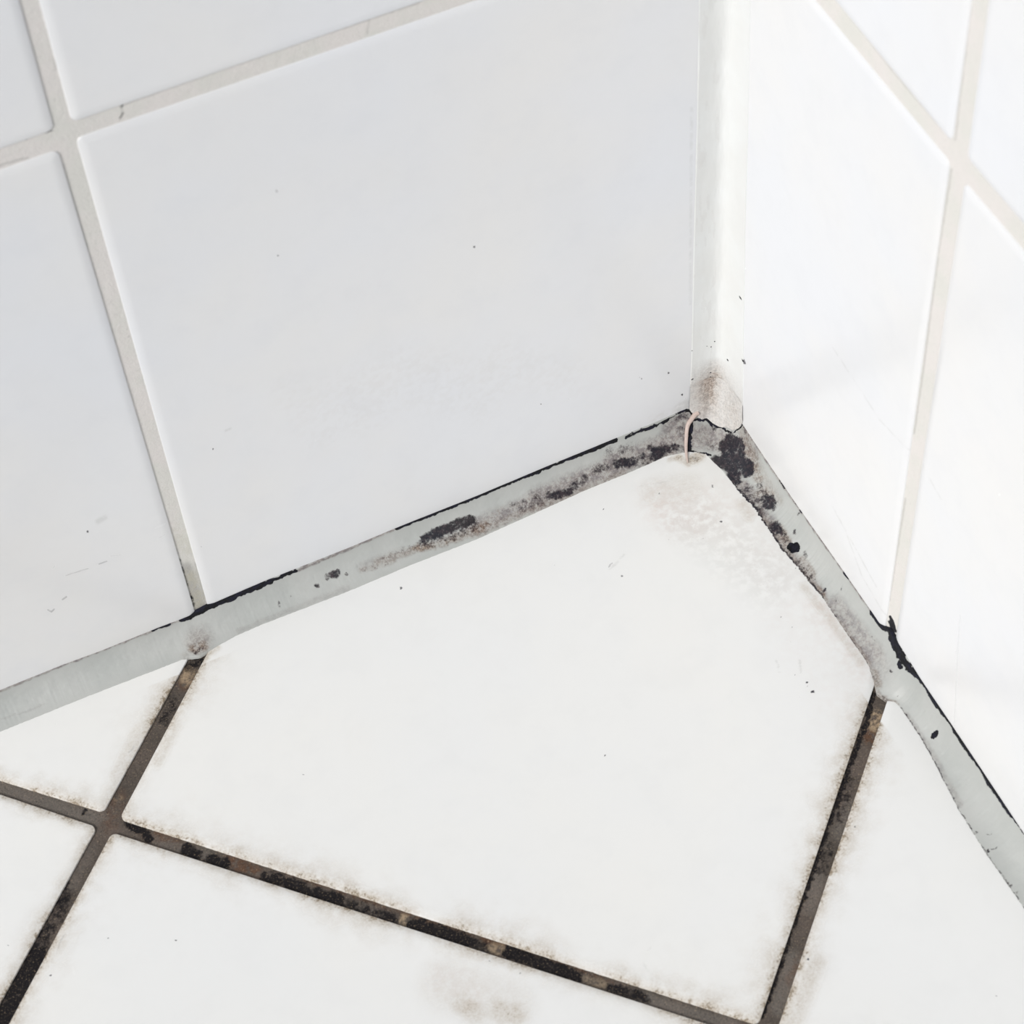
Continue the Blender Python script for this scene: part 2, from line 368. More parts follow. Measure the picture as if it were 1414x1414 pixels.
STAIN_FLOOR = [
  (0,0.6,2,0.6,(4.8,-2.4,-2,-3.9),(-47.99,-35.71)),
  (0,0.4,1.1,0.6,(4.7,-2.4,-2,-3.9),(-46.16,-34.59)),
  (0,0.4,1.2,0.9,(4.7,-2.4,-2,-3.8),(-49.58,-31.77,-48.12,-30.96)),
  (0,0.65,1.9,0.6,(4.6,-2.5,-2,-3.7),(-16.81,-32.25)),
  (0,0.7,1.6,0.6,(4.6,-2.5,-1.9,-3.7),(-13.29,-20.85)),
  (0,0.7,1.2,0.6,(4.7,-2.3,-1.9,-3.7),(-42.33,-14.34)),
  (0,0.5,1.2,0.6,(4.8,-2.3,-2,-3.8),(-61.99,-24.52)),
  (0,0.7,0.9,0.6,(4.6,-2.4,-1.9,-3.7),(-26.84,-16.49)),
  (0,0.9,1.6,0.6,(4.8,-2.7,-2.1,-4.2),(-21.72,-86.23)),
  (0,0.8,1.7,0.6,(4.9,-2.8,-2.2,-4.2),(-21.71,-89.12)),
  (0,0.4,1.4,0.6,(4.9,-2.7,-2.2,-4.2),(-25.31,-88.93)),
  (0,0.5,1,0.6,(4.9,-2.7,-2.1,-4.2),(-22.25,-87.16)),
  (0,0.6,1.2,0.6,(4.8,-2.7,-2.1,-4),(-17.91,-66.09)),
  (0,0.6,1,0.6,(4.8,-2.7,-2.1,-4),(-16.71,-69.96)),
  (0,0.5,1,0.6,(4.8,-2.7,-2.1,-4.1),(-23.28,-82.77)),
  (0,0.4,1,0.6,(4.8,-2.7,-2.1,-4),(-19.2,-73.64)),
  (0,0.9,1,0.6,(5.2,-2.1,-2.2,-4.3),(-144.65,-53.01)),
  (0,0.8,1.2,0.6,(5,-2.5,-2.2,-4.3),(-75.97,-81.94)),
  (0,0.7,1.7,0.6,(4.9,-2.1,-2,-3.9),(-100.48,-12.81)),
  (0,0.9,1,0.6,(5.5,-1.9,-2.4,-4.7),(-202.44,-73.22)),
  (0,0.9,1,0.6,(5.5,-2,-2.4,-4.8),(-188.51,-81.1)),
  (0,0.6,1.2,0.6,(5.5,-1.8,-2.4,-4.8),(-224.73,-64.05)),
  (0,0.6,1,0.6,(5.2,-1.7,-2.1,-4.2),(-194.78,-10.6)),
  (0,0.7,1.3,0.6,(5.6,-1.9,-2.4,-4.8),(-218.09,-76.16)),
  (0,0.6,1.4,0.6,(5,-2.9,-2.3,-4.5),(-31.37,-126.67)),
  (0,0.7,1.3,0.6,(5.4,-2.5,-2.5,-4.9),(-124.73,-119.16)),
  (0,0.5,1.8,0.6,(5.4,-2.6,-2.5,-4.9),(-119.44,-125.32)),
  (0,0.3,1,0.9,(5.4,-2.4,-2.5,-4.9),(-138.67,-118.07,-137.54,-118.02)),
  (0,0.7,1.8,0.6,(5.2,-3,-2.5,-4.9),(-58.65,-152.12)),
  (0,0.4,1,0.6,(4.9,-2.9,-2.2,-4.4),(-24.01,-110.19)),
  (0,0.5,1.4,0.6,(5.2,-3.3,-2.5,-5),(-25.09,-179.14)),
  (0,0.5,0.9,0.6,(4.7,-2.4,-2,-3.8),(-31.66,-31.14)),
  (0,0.5,0.9,0.6,(4.7,-2.5,-2,-3.8),(-23.67,-35.04)),
  (0,0.7,1,0.6,(4.7,-2.6,-2,-3.9),(-6.79,-54.56)),
  (1,0.85,6,0.9,(4.6,-2.4,-1.9,-3.6),(-13.66,-10.46,-11.65,-10.4)),
  (1,0.6,4,1,(4.6,-2.4,-1.9,-3.6),(-16.69,-8.31,-15.55,-11.13)),
  (1,0.5,3,1,(4.6,-2.4,-1.9,-3.6),(-19.15,-7.57,-16.23,-8.27)),
  (0,0.35,3,1,(4.6,-2.4,-1.9,-3.6),(-13.26,-10.11,-12.8,-10.91)),
  (2,0.35,22,1,(4.6,-2.4,-1.9,-3.7),(-28.85,-17.88,-22.89,-25.05,-15.29,-24.98)),
  (2,0.4,22,1,(4.7,-2.5,-2,-3.7),(-27.89,-24.32,-22.87,-29.08)),
  (1,0.25,16,1,(4.6,-2.4,-1.9,-3.7),(-27.75,-15.74,-19.19,-18.04)),
  (2,0.22,30,1,(4.7,-2.6,-2,-3.9),(-14.46,-33.48,-11.19,-50.97)),
  (3,0.25,30,1,(4.7,-2.6,-2,-3.9),(-22.87,-29.08,-15.06,-54.12)),
  (1,0.35,7,1,(4.6,-2.5,-2,-3.7),(-9.04,-29.87,-9.52,-33.92)),
  (2,0.35,16,1,(4.8,-2.8,-2.1,-4.1),(-8.01,-67.96,-7.04,-80.91,-6.85,-89.56)),
  (1,0.35,5,1,(4.7,-2.7,-2.1,-4),(-7.94,-60.38,-6.97,-73.52,-6.56,-87.28)),
  (2,0.15,35,1,(4.8,-2.8,-2.2,-4.2),(-14,-67.37,-14.6,-93.97)),
  (1,0.5,12,1,(5.5,-2.5,-2.5,-5),(-134.61,-126.59,-133.13,-129.34)),
  (1,0.5,12,1,(5.4,-2.6,-2.5,-5),(-127.7,-131.47,-124.52,-134.47)),
  (1,0.25,30,1,(5.4,-2.6,-2.5,-5),(-135.51,-120.47,-125.45,-130.6)),
  (2,0.2,20,1,(5.4,-2.5,-2.5,-4.9),(-136.26,-118.06,-131.77,-124.39)),
  (3,0.5,1,0.9,(4.8,-2.7,-2.1,-4.1),(-25.35,-76.84,-26.07,-80.36)),
  (3,0.5,1,0.9,(4.8,-2.7,-2.1,-4.1),(-20.04,-79.59,-21.42,-82.76)),
  (3,0.35,1.2,0.9,(4.7,-2.4,-2,-3.8),(-49.72,-32.47,-44.29,-30.08)),
  (3,0.3,1,0.9,(4.6,-2.4,-1.9,-3.6),(-30.44,-12.14,-22.55,-14.08)),
  (3,0.35,1,0.9,(5.3,-2.7,-2.4,-4.8),(-90.61,-133.3,-89.2,-132.78)),
  (3,0.3,1,0.9,(5.3,-2.7,-2.5,-4.9),(-93.01,-135.79,-92.82,-138.34)),
  (1,0.6,4,1,(5,-1.9,-2.1,-4),(-153.33,-8.75,-149.95,-7.75)),
  (1,0.75,5,1,(5.1,-1.9,-2.1,-4.1),(-153.82,-9,-160.72,-16.28)),
  (1,0.45,9,1,(5.2,-1.9,-2.2,-4.3),(-168.11,-24.54,-175.83,-32.39)),
  (1,0.4,9,1,(5.2,-1.9,-2.2,-4.3),(-176.69,-22.52,-186.49,-32.75)),
  (0,0.3,1.4,1,(5.2,-1.9,-2.2,-4.3),(-179.27,-25.93,-181.12,-27.34)),
  (1,0.45,12,1,(5.3,-3,-2.5,-5),(-58.61,-144.93,-73.5,-159.75)),
  (1,0.5,14,1,(5.3,-3,-2.5,-5.1),(-57.76,-153.59,-70.15,-163.81)),
  (1,0.45,9,1,(5.1,-2.9,-2.3,-4.6),(-16.73,-104.67,-43.06,-129.47,-59.35,-144.55)),
  (1,0.3,7,1,(5.1,-2.9,-2.4,-4.7),(-28.77,-123.57,-43.85,-137.68)),
  (0,0.3,1.2,0.8,(5.5,-1.9,-2.4,-4.8),(-211.89,-67.38,-214.34,-70.35)),
  (0,0.25,1,0.8,(5.6,-1.9,-2.4,-4.8),(-212.77,-76.36,-212.76,-78.44)),
  (0,0.25,1.5,1,(5.6,-1.9,-2.5,-4.9),(-222.8,-79.54,-221.87,-81.03)),
]
STAIN_SHADE_FLOOR_GROUT = [
  (0,0.9,14,0.9,(5.5,-1.8,-2.4,-4.8),(-232.63,-82.5,-220.35,-69.41)),
  (0,0.6,10,1,(5.5,-1.8,-2.4,-4.7),(-220.35,-69.41,-213.46,-62.34,-208.49,-57.34)),
  (0,0.8,4,0.9,(5.4,-1.8,-2.3,-4.6),(-210.68,-57.31,-206.92,-53.79)),
  (0,0.7,9,0.9,(5,-1.9,-2.1,-4),(-157.35,-9.41,-155.32,-8.22)),
  (1,0.75,8,0.9,(5,-1.9,-2.1,-4.1),(-160.08,-12.45,-158.8,-11.14)),
  (0,0.5,7,1,(5.1,-1.9,-2.1,-4.2),(-165.49,-17.47,-169.82,-21.27)),
  (2,0.6,9,1,(5.1,-1.9,-2.1,-4.1),(-158.8,-11.14,-161.11,-13.63)),
  (3,0.6,11,1,(5.3,-1.8,-2.2,-4.4),(-213.12,-21.67,-204.71,-30.57,-194.92,-40.57)),
  (3,0.3,9,1,(5.4,-1.8,-2.3,-4.6),(-199.29,-47.76,-205.34,-54.59)),
  (0,0.7,2,0.9,(5.3,-1.8,-2.2,-4.4),(-197.4,-37.94,-196.04,-37.27)),
  (2,0.4,10,1,(5.3,-1.9,-2.2,-4.4),(-192.13,-43.35,-187.73,-37.86)),
  (1,0.3,4,1,(5.3,-1.9,-2.2,-4.4),(-187.73,-37.86)),
  (0,0.85,6,0.9,(5.3,-1.9,-2.3,-4.5),(-187.79,-46.01,-184.98,-49.69,-184.87,-51.99)),
  (2,0.6,8,1,(5.3,-2,-2.3,-4.5),(-184.91,-49.5,-179.25,-54.62)),
  (0,0.9,8,0.8,(5.3,-2,-2.3,-4.5),(-177.59,-59.25,-176.29,-60.8)),
  (0,0.9,8,0.8,(5.3,-2.1,-2.3,-4.6),(-173.21,-64.57,-170.98,-66.58)),
  (3,0.4,7,1,(5.3,-2,-2.3,-4.5),(-182.76,-53.95,-179.36,-57.46)),
  (3,0.4,6,1,(5.3,-2,-2.3,-4.5),(-174.91,-60.62,-173.11,-63.3)),
  (2,0.8,8,1,(5.3,-2.1,-2.3,-4.6),(-169.13,-66.64,-165.12,-71.75)),
  (0,0.8,9,0.9,(5.3,-2.1,-2.3,-4.6),(-162.57,-74.79,-160.52,-76.7)),
  (2,0.6,3,1,(5.3,-2.5,-2.4,-4.8),(-159.5,-74.17,-139.51,-95.97,-119.16,-117.22,-100.5,-136.5)),
  (0,0.85,9,0.8,(5.3,-2.2,-2.4,-4.6),(-158.62,-78.97,-154.99,-83.84,-150.94,-87.61)),
  (0,0.6,9,0.9,(5.3,-2.3,-2.4,-4.7),(-150.94,-87.61,-140.5,-98.23)),
  (1,0.8,5,0.8,(5.3,-2.3,-2.4,-4.7),(-138.04,-99.48,-138.42,-100.34)),
  (0,0.9,9,0.8,(5.4,-2.4,-2.4,-4.8),(-136.59,-102.12,-127.62,-111.27)),
  (0,0.6,8,0.9,(5.4,-2.5,-2.4,-4.8),(-127.77,-111.61,-124.53,-114.71)),
  (1,0.6,6,0.9,(5.4,-2.5,-2.4,-4.8),(-122.34,-116.02,-121.06,-117.29)),
  (2,0.5,7,1,(5.3,-2.5,-2.4,-4.8),(-123.22,-113.91,-120.67,-116.45)),
  (0,0.95,8,0.8,(5.4,-2.6,-2.5,-4.9),(-119.48,-118.71,-114.79,-123.77,-108.22,-131.39)),
  (1,0.4,5,0.9,(5.4,-2.7,-2.5,-4.9),(-106.17,-133.64,-103.14,-136.19)),
  (0,0.7,7,0.9,(5.4,-2.8,-2.5,-5),(-102.06,-137.74,-96.52,-143.36)),
  (3,0.6,9,1,(5.4,-2.8,-2.5,-5),(-96.69,-143.68,-90.62,-149.93,-81.84,-157.93)),
  (3,0.3,7,1,(5.3,-2.3,-2.4,-4.7),(-145.96,-93.55,-141.8,-96.94)),
  (1,1,7,0.8,(4.9,-2.9,-2.2,-4.3),(-10.67,-101.69,-12.79,-103.89)),
  (2,0.9,9,0.9,(4.9,-2.9,-2.2,-4.3),(-11.47,-102.69,-15.05,-106.7)),
  (0,0.95,4,0.7,(4.9,-2.9,-2.2,-4.2),(-8.35,-96,-12.51,-100.98)),
  (0,0.8,3.5,0.8,(5.2,-2.9,-2.4,-4.8),(-12.51,-100.98,-34.16,-120.82,-56.34,-141.92,-74.67,-159.16)),  # shadow down the left side of this groove, painted dark
  (0,0.5,6,1,(5,-2.9,-2.3,-4.5),(-25.78,-114.99,-33.61,-123.32)),
  (0,0.45,7,1,(5.1,-2.9,-2.4,-4.6),(-39.81,-128.95,-44.22,-133.21)),
  (3,0.5,8,1,(5,-2.9,-2.3,-4.6),(-29.31,-121.06,-35.57,-126.73)),
  (3,0.5,9,1,(5.2,-2.9,-2.4,-4.7),(-45.92,-134.49,-51.19,-140.32)),
  (3,0.6,9,1,(5.3,-3,-2.5,-5),(-61.31,-149.75,-70.44,-159.3)),
  (2,0.4,7,1,(5.3,-3,-2.5,-4.9),(-59.09,-150.88,-64.43,-154.29)),
]
STAIN_WALL_LEFT = [
  (0,0.35,3,0.6,(5.9,-0.9,-2.2,-4.5),(-110.04,139.26)),
  (0,0.6,1.4,0.6,(5.8,-0.8,-2.2,-4.3),(-112.47,120.25)),
  (0,0.6,1.8,0.6,(5.4,-0.4,-2.1,-4.1),(-66.15,99.61)),
  (0,0.9,1.1,0.6,(5.4,-0.9,-2.1,-3.6),(-137.13,65.73)),
  (0,0.9,1.5,0.6,(5.5,-1.2,-2.2,-3.4),(-171.17,54.08)),
  (0,0.35,1,0.9,(5.4,-1.1,-2.2,-3.3),(-179.62,41.34,-175.64,40.86,-173.83,40.59)),
  (0,0.4,1.1,0.9,(5.3,-1.1,-2.1,-3.3),(-171.19,40.7,-168.99,40.48)),
  (0,0.33,0.9,0.9,(5.3,-1.1,-2.1,-3.3),(-167.95,41.93,-165.19,40.75)),
  (0,0.4,1.5,0.9,(5.3,-1.2,-2.1,-3.2),(-182.22,32.9,-181,33.33)),
  (0,0.4,1.4,0.9,(5.3,-1.2,-2.1,-3.2),(-186.33,31.28,-185.7,29.91,-184.8,30.56)),
  (3,0.4,3,1,(5.5,-1.1,-2.2,-3.5),(-168.15,56.25,-166.21,56.77)),
  (0,0.3,1,0.9,(5.3,-1,-2.1,-3.3),(-155.68,41.28,-153.69,41.82)),
  (0,0.25,1,0.9,(5.3,-1,-2.1,-3.4),(-155.43,45.61,-153,45.56)),
  (0,0.3,1.2,0.9,(5.4,-1.2,-2.2,-3.3),(-181.78,45.78,-181.06,46.51)),
  (0,0.3,1,0.6,(5.7,-1.2,-2.2,-3.8),(-167.85,87.11)),
  (0,0.6,1.3,0.6,(4.7,-0.1,-1.9,-3.4),(-23.44,28.01)),
  (0,0.5,1,0.6,(4.7,-0.1,-1.9,-3.4),(-24.06,28.95)),
  (0,0.8,1.3,0.6,(4.7,-0,-1.9,-3.4),(-15.59,25.98)),
  (0,0.9,1.3,0.6,(4.6,0,-1.9,-3.3),(-11.49,14.72)),
  (0,0.4,1,0.6,(4.6,0,-1.9,-3.3),(-10.62,12.71)),
  (0,0.6,1.3,0.6,(4.9,-0.2,-2,-3.4),(-52.26,34.05)),
  (0,0.4,1,0.6,(4.8,-0.2,-1.9,-3.4),(-44.31,31.57)),
  (3,0.4,1.2,0.9,(5.4,-0.9,-2.1,-3.7),(-133.23,70.33,-131.93,70.39)),
  (0,0.3,1,0.6,(5.2,-0.7,-2.1,-3.5),(-112.14,54.35)),
  (1,0.35,35,1,(5.2,-0.5,-2,-3.7),(-102.72,62.33,-87.17,64.52,-68.96,48.73)),
  (1,0.3,25,1,(4.9,-0.2,-2,-3.5),(-60.56,55.23,-45.16,41.04)),
  (0,0.12,2.5,1,(5.5,-0.8,-2.1,-3.8),(-119.23,85.06,-120.91,82.33)),
  (1,0.25,20,1,(5.2,-0.7,-2.1,-3.5),(-116.04,75.35,-111.15,56.03)),
  (1,0.6,4,1,(4.6,0,-1.9,-3.3),(-20.63,9.27,-10.82,9.16)),
  (3,0.5,6,1,(4.6,0,-1.9,-3.3),(-12.35,9.11,-9.73,9.76)),
  (1,0.3,1.5,1,(5.1,-0.9,-2.1,-3.2),(-146.98,11.91,-147.63,21.93)),
  (0,0.35,1.6,0.6,(5.2,-0.9,-2.1,-3.3),(-145.94,31.73)),
  (3,0.3,1.5,1,(4.8,0,-1.9,-3.6),(-9.35,117.46,-9.32,49.65)),
]
STAIN_WALL_LEFT_GROUT = [
  (3,0.75,8,1,(5,-0.9,-2.1,-3.1),(-151.13,24.21,-150.63,9.14)),
  (1,0.5,9,1,(5,-0.9,-2.1,-3.1),(-150.93,20.93,-150.27,8.9)),
  (0,0.42,2.3,0.9,(5.1,-0.9,-2.1,-3.2),(-152.21,31.14,-151.98,21.62,-151.8,9.27)),
  (3,0.56,2,1,(5.3,-1,-2.1,-3.3),(-152.21,31.14,-152.24,37.28)),
  (3,0.48,8,1,(5,-0.9,-2.1,-3.1),(-151.13,24.21,-150.27,8.9)),
  (3,0.56,2,1,(5,-0.9,-2.1,-3.1),(-148.19,25.43,-148.45,10.29)),
  (0,0.5,1.6,0.8,(6.5,-1.3,-2.3,-5),(-137.91,176.54,-137.85,174.54,-138.67,173.52)),
  (0,0.5,1.6,0.8,(6.5,-1.3,-2.3,-5.1),(-145.92,177.85,-139.18,177.12,-137.73,176.66)),
  (0,0.4,1.3,0.8,(6.6,-1.5,-2.4,-5),(-163.54,176.95,-157.56,176.73,-152.45,176.52)),
  (3,0.56,1.2,0.9,(6.6,-1.5,-2.4,-5),(-164.62,172.47,-158.68,171.86)),
  (0,0.4,2.5,0.8,(6.6,-1.5,-2.3,-5),(-152.02,175.73)),
  (3,0.48,1.3,0.9,(6.3,-0.9,-2.2,-5.1),(-137.73,176.66,-101.75,176.46,-72.79,175.68)),
  (0,0.4,2,0.8,(6.3,-0.9,-2.2,-5.1),(-101.17,176.02)),
  (3,0.32,1.2,0.9,(6.1,-0.7,-2.2,-5.1),(-83.82,176.1,-84.9,172.27)),
  (3,0.32,1,0.9,(6.7,-1.5,-2.4,-5.3),(-148.51,193.55,-148.44,190.52)),
  (3,0.48,0.9,0.8,(5.9,-1.2,-2.2,-4.1),(-149.1,114.49)),
  (3,0.48,0.9,0.8,(5.9,-1.2,-2.2,-4.1),(-148.88,112.19)),
  (3,0.4,1.2,1,(5.3,-1,-2.1,-3.4),(-152.76,69.48,-152.62,43.53,-152.11,31.69)),
  (3,0.32,1.2,1,(5.9,-1.2,-2.2,-4.1),(-152.16,166.73,-152.98,111.25,-152.76,69.48)),
  (1,0.2,12,1,(5.2,-0.9,-2.1,-3.3),(-151.75,39.99,-148.96,32.12)),
]
STAIN_WALL_RIGHT = [
  (0,0.5,0.8,0.8,(-2.6,0.1,-3.6,-3.5),(-6.14,35.09,-9.26,35.15,-12.05,33.73)),
  (0,0.6,1.3,0.8,(-2.6,0.1,-3.6,-3.5),(-11.98,35.1,-12.78,34.5)),
  (0,0.35,0.7,0.8,(-2.7,0.1,-3.7,-3.8),(-8.42,69.92,-11.07,68.79)),
  (3,0.3,0.7,0.9,(-3.1,0.4,-4.2,-3.8),(-52.63,81.8,-74.3,78.83,-86.91,81.31)),
  (3,0.3,0.7,0.9,(-3.2,0.5,-4.3,-3.8),(-100.7,79.74,-92.01,82.37)),
  (0,0.3,0.7,0.8,(-3.2,0.6,-4.4,-3.3),(-113.72,51.18,-115.13,36.54,-118.45,10.9)),
  (0,0.5,1,0.6,(-3.2,0.6,-4.4,-3.3),(-114.35,37.33)),
  (0,0.25,1.2,0.6,(-3.6,0.7,-4.7,-4),(-119.49,103.63)),
  (3,0.3,0.7,0.9,(-2.8,0.4,-4,-3.2),(-65.99,23.91,-73.95,16.77,-85.51,14.25)),
  (3,0.35,0.8,0.9,(-2.9,0.4,-4.1,-3.2),(-58.5,27.04,-80.5,20.38)),
  (0,0.25,3,0.6,(-4.1,0.9,-4.8,-5.3),(-110.74,183.94)),
]
STAIN_SHADE_WALL_RIGHT_GROUT = [
  (0,0.55,1,0.8,(-3.3,0.5,-4.4,-4),(-93.3,102.16,-92.23,95.99,-92.01,82.37)),
  (3,0.48,1.2,0.9,(-3.4,0.5,-4.4,-4.2),(-87.76,170.53,-87.05,146.33,-87.17,110.7,-86.89,87.52)),  # shade of the tile bevel along this joint, painted grey
  (3,0.48,1.2,0.9,(-4,0.7,-4.5,-5.6),(-87.19,212.81,-87.27,199.05,-87.71,178.24)),  # same bevel shade, painted on the upper joint
  (3,0.4,1.2,0.9,(-3.6,0.5,-4.3,-5.2),(-45.14,178.77,-65.06,177.42,-83.95,177.31)),
  (0,1,3.2,0.5,(-2.9,0.4,-4.1,-3.1),(-87.32,13.75,-89.28,12.18)),
  (0,1,1.6,0.5,(-2.9,0.4,-4.1,-3.1),(-86.8,14.98,-87.65,13.87)),
  (3,0.48,1,0.9,(-2.9,0.4,-4.2,-3.1),(-90.73,21.08,-90.57,15.17)),
  (3,0.4,1.2,1,(-2.9,0.4,-4.1,-3.2),(-86.79,63.36,-85.65,20.74)),  # bevel shade painted on down towards the foot of the joint
]
TORN_EDGE = [
  (-9.46,-0.35,7.22),
  (-8.83,-0.83,6.15),
  (-8.04,-1.25,5.38),
  (-7.36,-1.82,4.53),
  (-6.65,-2.37,3.91),
  (-5.87,-2.33,3.91),
  (-5.26,-2.45,3.81),
  (-4.72,-3.11,3.17),
  (-4.22,-3.84,2.59),
  (-3.73,-5.39,2.92),
  (-3.06,-7,3.53),
  (-2.55,-7.65,4.11),
  (-2.13,-8.5,4.64),
  (-1.89,-9.66,5.02),
  (-1.64,-10.4,5.37),
  (-1.18,-11.12,6.21),
  (-0.72,-11.86,7.23),
  (-0.42,-12.06,8.04),
  (-0.17,-12.36,9.15),
  (-0.16,-12.86,10.93),
]
STRAND = [
  (-7.21,-1.1,6.13,0.9),
  (-8.02,-1.21,5.94,0.8),
  (-8.81,-1.42,5.54,0.75),
  (-9.62,-1.75,5.07,0.7),
  (-10.47,-2.07,4.58,0.68),
  (-11.11,-2.43,3.95,0.64),
  (-11.71,-3.08,3.14,0.6),
  (-12.19,-3.86,2.41,0.57),
  (-12.68,-4.67,1.72,0.55),
  (-13.46,-5.99,0.83,0.52),
  (-14.41,-7.92,0.41,0.45),
  (-14.99,-9.41,0.24,0.36),
  (-15.56,-11.06,0.24,0.2),
]
CORNER_LEFT = [
  (8.9,9.29),
  (32.4,8.79),
  (73.3,8.45),
  (109.9,7.96),
  (145.2,7.72),
]
CORNER_RIGHT = [
  (12.6,12.49),
  (39.7,11.75),
  (78.9,10.57),
  (114.9,10.16),
  (149.2,9.36),
]
CORNER_SPECKS = [
  (0.949,56.52,0.022400000000000003,0.43,1),
  (0.727,27.18,0.021599999999999998,0.32,1),
  (0.349,32.03,0.0162,0.24,0.9),
  (1,34.56,0.022400000000000003,0.43,0.9),
  (0.272,30.14,0.014,0.27,0.8),
  (0.191,30.84,0.011200000000000002,0.22,0.6),
  (0.273,19.59,0.015400000000000002,0.3,0.8),
  (0.275,17.79,0.014,0.27,0.8),
  (0.019,19.64,0.0182,0.35,0.6),
  (0,31.21,0.014,0.27,0.5),
]

# ---------------------------------------------------------------- mesh helpers
def make(name, V, F, mat, parent=None, attr=None, smooth=True, bounce=True):
    """V (n,3) in mm, F (m,4) quads"""
    used = np.zeros(len(V), bool); used[F.ravel()] = True
    remap = np.cumsum(used)-1
    V = V[used]; F = remap[F]
    if attr is not None: attr = attr[used]
    me = bpy.data.meshes.new(name)
    me.vertices.add(len(V)); me.vertices.foreach_set('co', (V*.001).astype(np.float32).ravel())
    me.loops.add(F.size); me.loops.foreach_set('vertex_index', F.astype(np.int32).ravel())
    me.polygons.add(len(F)); me.polygons.foreach_set('loop_start', np.arange(0, F.size, 4, dtype=np.int32))
    me.update(calc_edges=True)
    me.polygons.foreach_set('use_smooth', np.full(len(F), smooth))
    if attr is not None:
        a = me.attributes.new('grime', 'FLOAT_COLOR', 'POINT')
        a.data.foreach_set('color', np.clip(attr, 0, 1).astype(np.float32).ravel())
    me.validate()
    me.materials.append(mat)
    o = bpy.data.objects.new(name, me); COL.objects.link(o)
    if parent: o.parent = parent
    return o

def grid_faces(n, m, flip=False, base=0):
    i, j = np.meshgrid(np.arange(n-1), np.arange(m-1), indexing='ij')
    a = (i*m+j).ravel()+base
    F = np.stack([a, a+m, a+m+1, a+1], -1)
    return F[:, ::-1] if flip else F

def spacing(L, lo, hi, fine, coarse=6.0, edge=2.2, estep=.14):
    """positions 0..L: dense at both rims, 'fine' inside [lo,hi], coarse elsewhere"""
    out = [0.0]; x = 0.0
    while x < L:
        if x < edge or x > L-edge-.3: st = estep
        elif lo <= x <= hi: st = fine
        else: st = min(coarse, max(fine, min(abs(x-lo), abs(x-hi))*.35+fine), max((L-edge)-x, estep), 6)
        x += st; out.append(min(x, L))
    return np.array(out)

PLACE = {'L': lambda a, b, h: np.stack([a, -h, b], -1), 'R': lambda a, b, h: np.stack([-h, a, b], -1), 'F': lambda a, b, h: np.stack([a, b, h], -1)}
VIEW = {'L': (-212, 2, 0, 220), 'R': (-160, 2, 0, 232), 'F': (-240, 0, -200, 0)}

def tile(quad, plane, rc=1.6, fine=.3):
    q = np.array(quad, float)
    U = (np.linalg.norm(q[1]-q[0])+np.linalg.norm(q[2]-q[3]))/2; Vv = (np.linalg.norm(q[3]-q[0])+np.linalg.norm(q[2]-q[1]))/2
    x0, x1, y0, y1 = VIEW[plane]
    # which part of the tile is near enough to be seen in detail
    uu, vv = np.meshgrid(np.linspace(0, 1, 90), np.linspace(0, 1, 90), indexing='ij')
    P = (q[0][None, None]*((1-uu)*(1-vv))[..., None] + q[1]*(uu*(1-vv))[..., None] + q[2]*(uu*vv)[..., None] + q[3]*((1-uu)*vv)[..., None])
    m = (P[..., 0] > x0) & (P[..., 0] < x1) & (P[..., 1] > y0) & (P[..., 1] < y1)
    if m.any():
        lu, hu = uu[m].min()*U-2, uu[m].max()*U+2; lv, hv = vv[m].min()*Vv-2, vv[m].max()*Vv+2
    else: lu = hu = lv = hv = -10
    us = spacing(U, lu, hu, fine); vs = spacing(Vv, lv, hv, fine)
    us = np.concatenate([[0], us, [U]]); vs = np.concatenate([[0], vs, [Vv]])
    A, B = np.meshgrid(us, vs, indexing='ij')
    sk = np.zeros(A.shape, bool); sk[0] = sk[-1] = True; sk[:, 0] = sk[:, -1] = True
    a = np.minimum(A, U-A); b = np.minimum(B, Vv-B)
    va = np.maximum(rc-a, 0); vb = np.maximum(rc-b, 0)
    mx = np.maximum(va, vb); nn = np.hypot(va, vb); sc = np.where(nn > 1e-9, mx/np.maximum(nn, 1e-9), 1)
    both = (va > 0) & (vb > 0)
    a2 = np.where(both, rc-va*sc, a); b2 = np.where(both, rc-vb*sc, b)
    d = np.where(both, rc-mx, np.minimum(a, b))
    A = np.where(A < U/2, a2, U-a2); B = np.where(B < Vv/2, b2, Vv-b2)
    wb = 2.3
    h = -np.where(d < wb, (wb-d)**2/(2*wb)*.34, 0)
    h = h-np.where(sk, 3.0, 0)
    u = (A/U)[..., None]; v = (B/Vv)[..., None]
    P = q[0]*(1-u)*(1-v) + q[1]*u*(1-v) + q[2]*u*v + q[3]*(1-u)*v
    pa, pb = P[..., 0].ravel(), P[..., 1].ravel()
    h = h.ravel() + .05*(fbm(pa*.03, pb*.03, 3)-.5)*(~sk.ravel())
    return pa, pb, h, d.ravel(), grid_faces(len(us), len(vs))

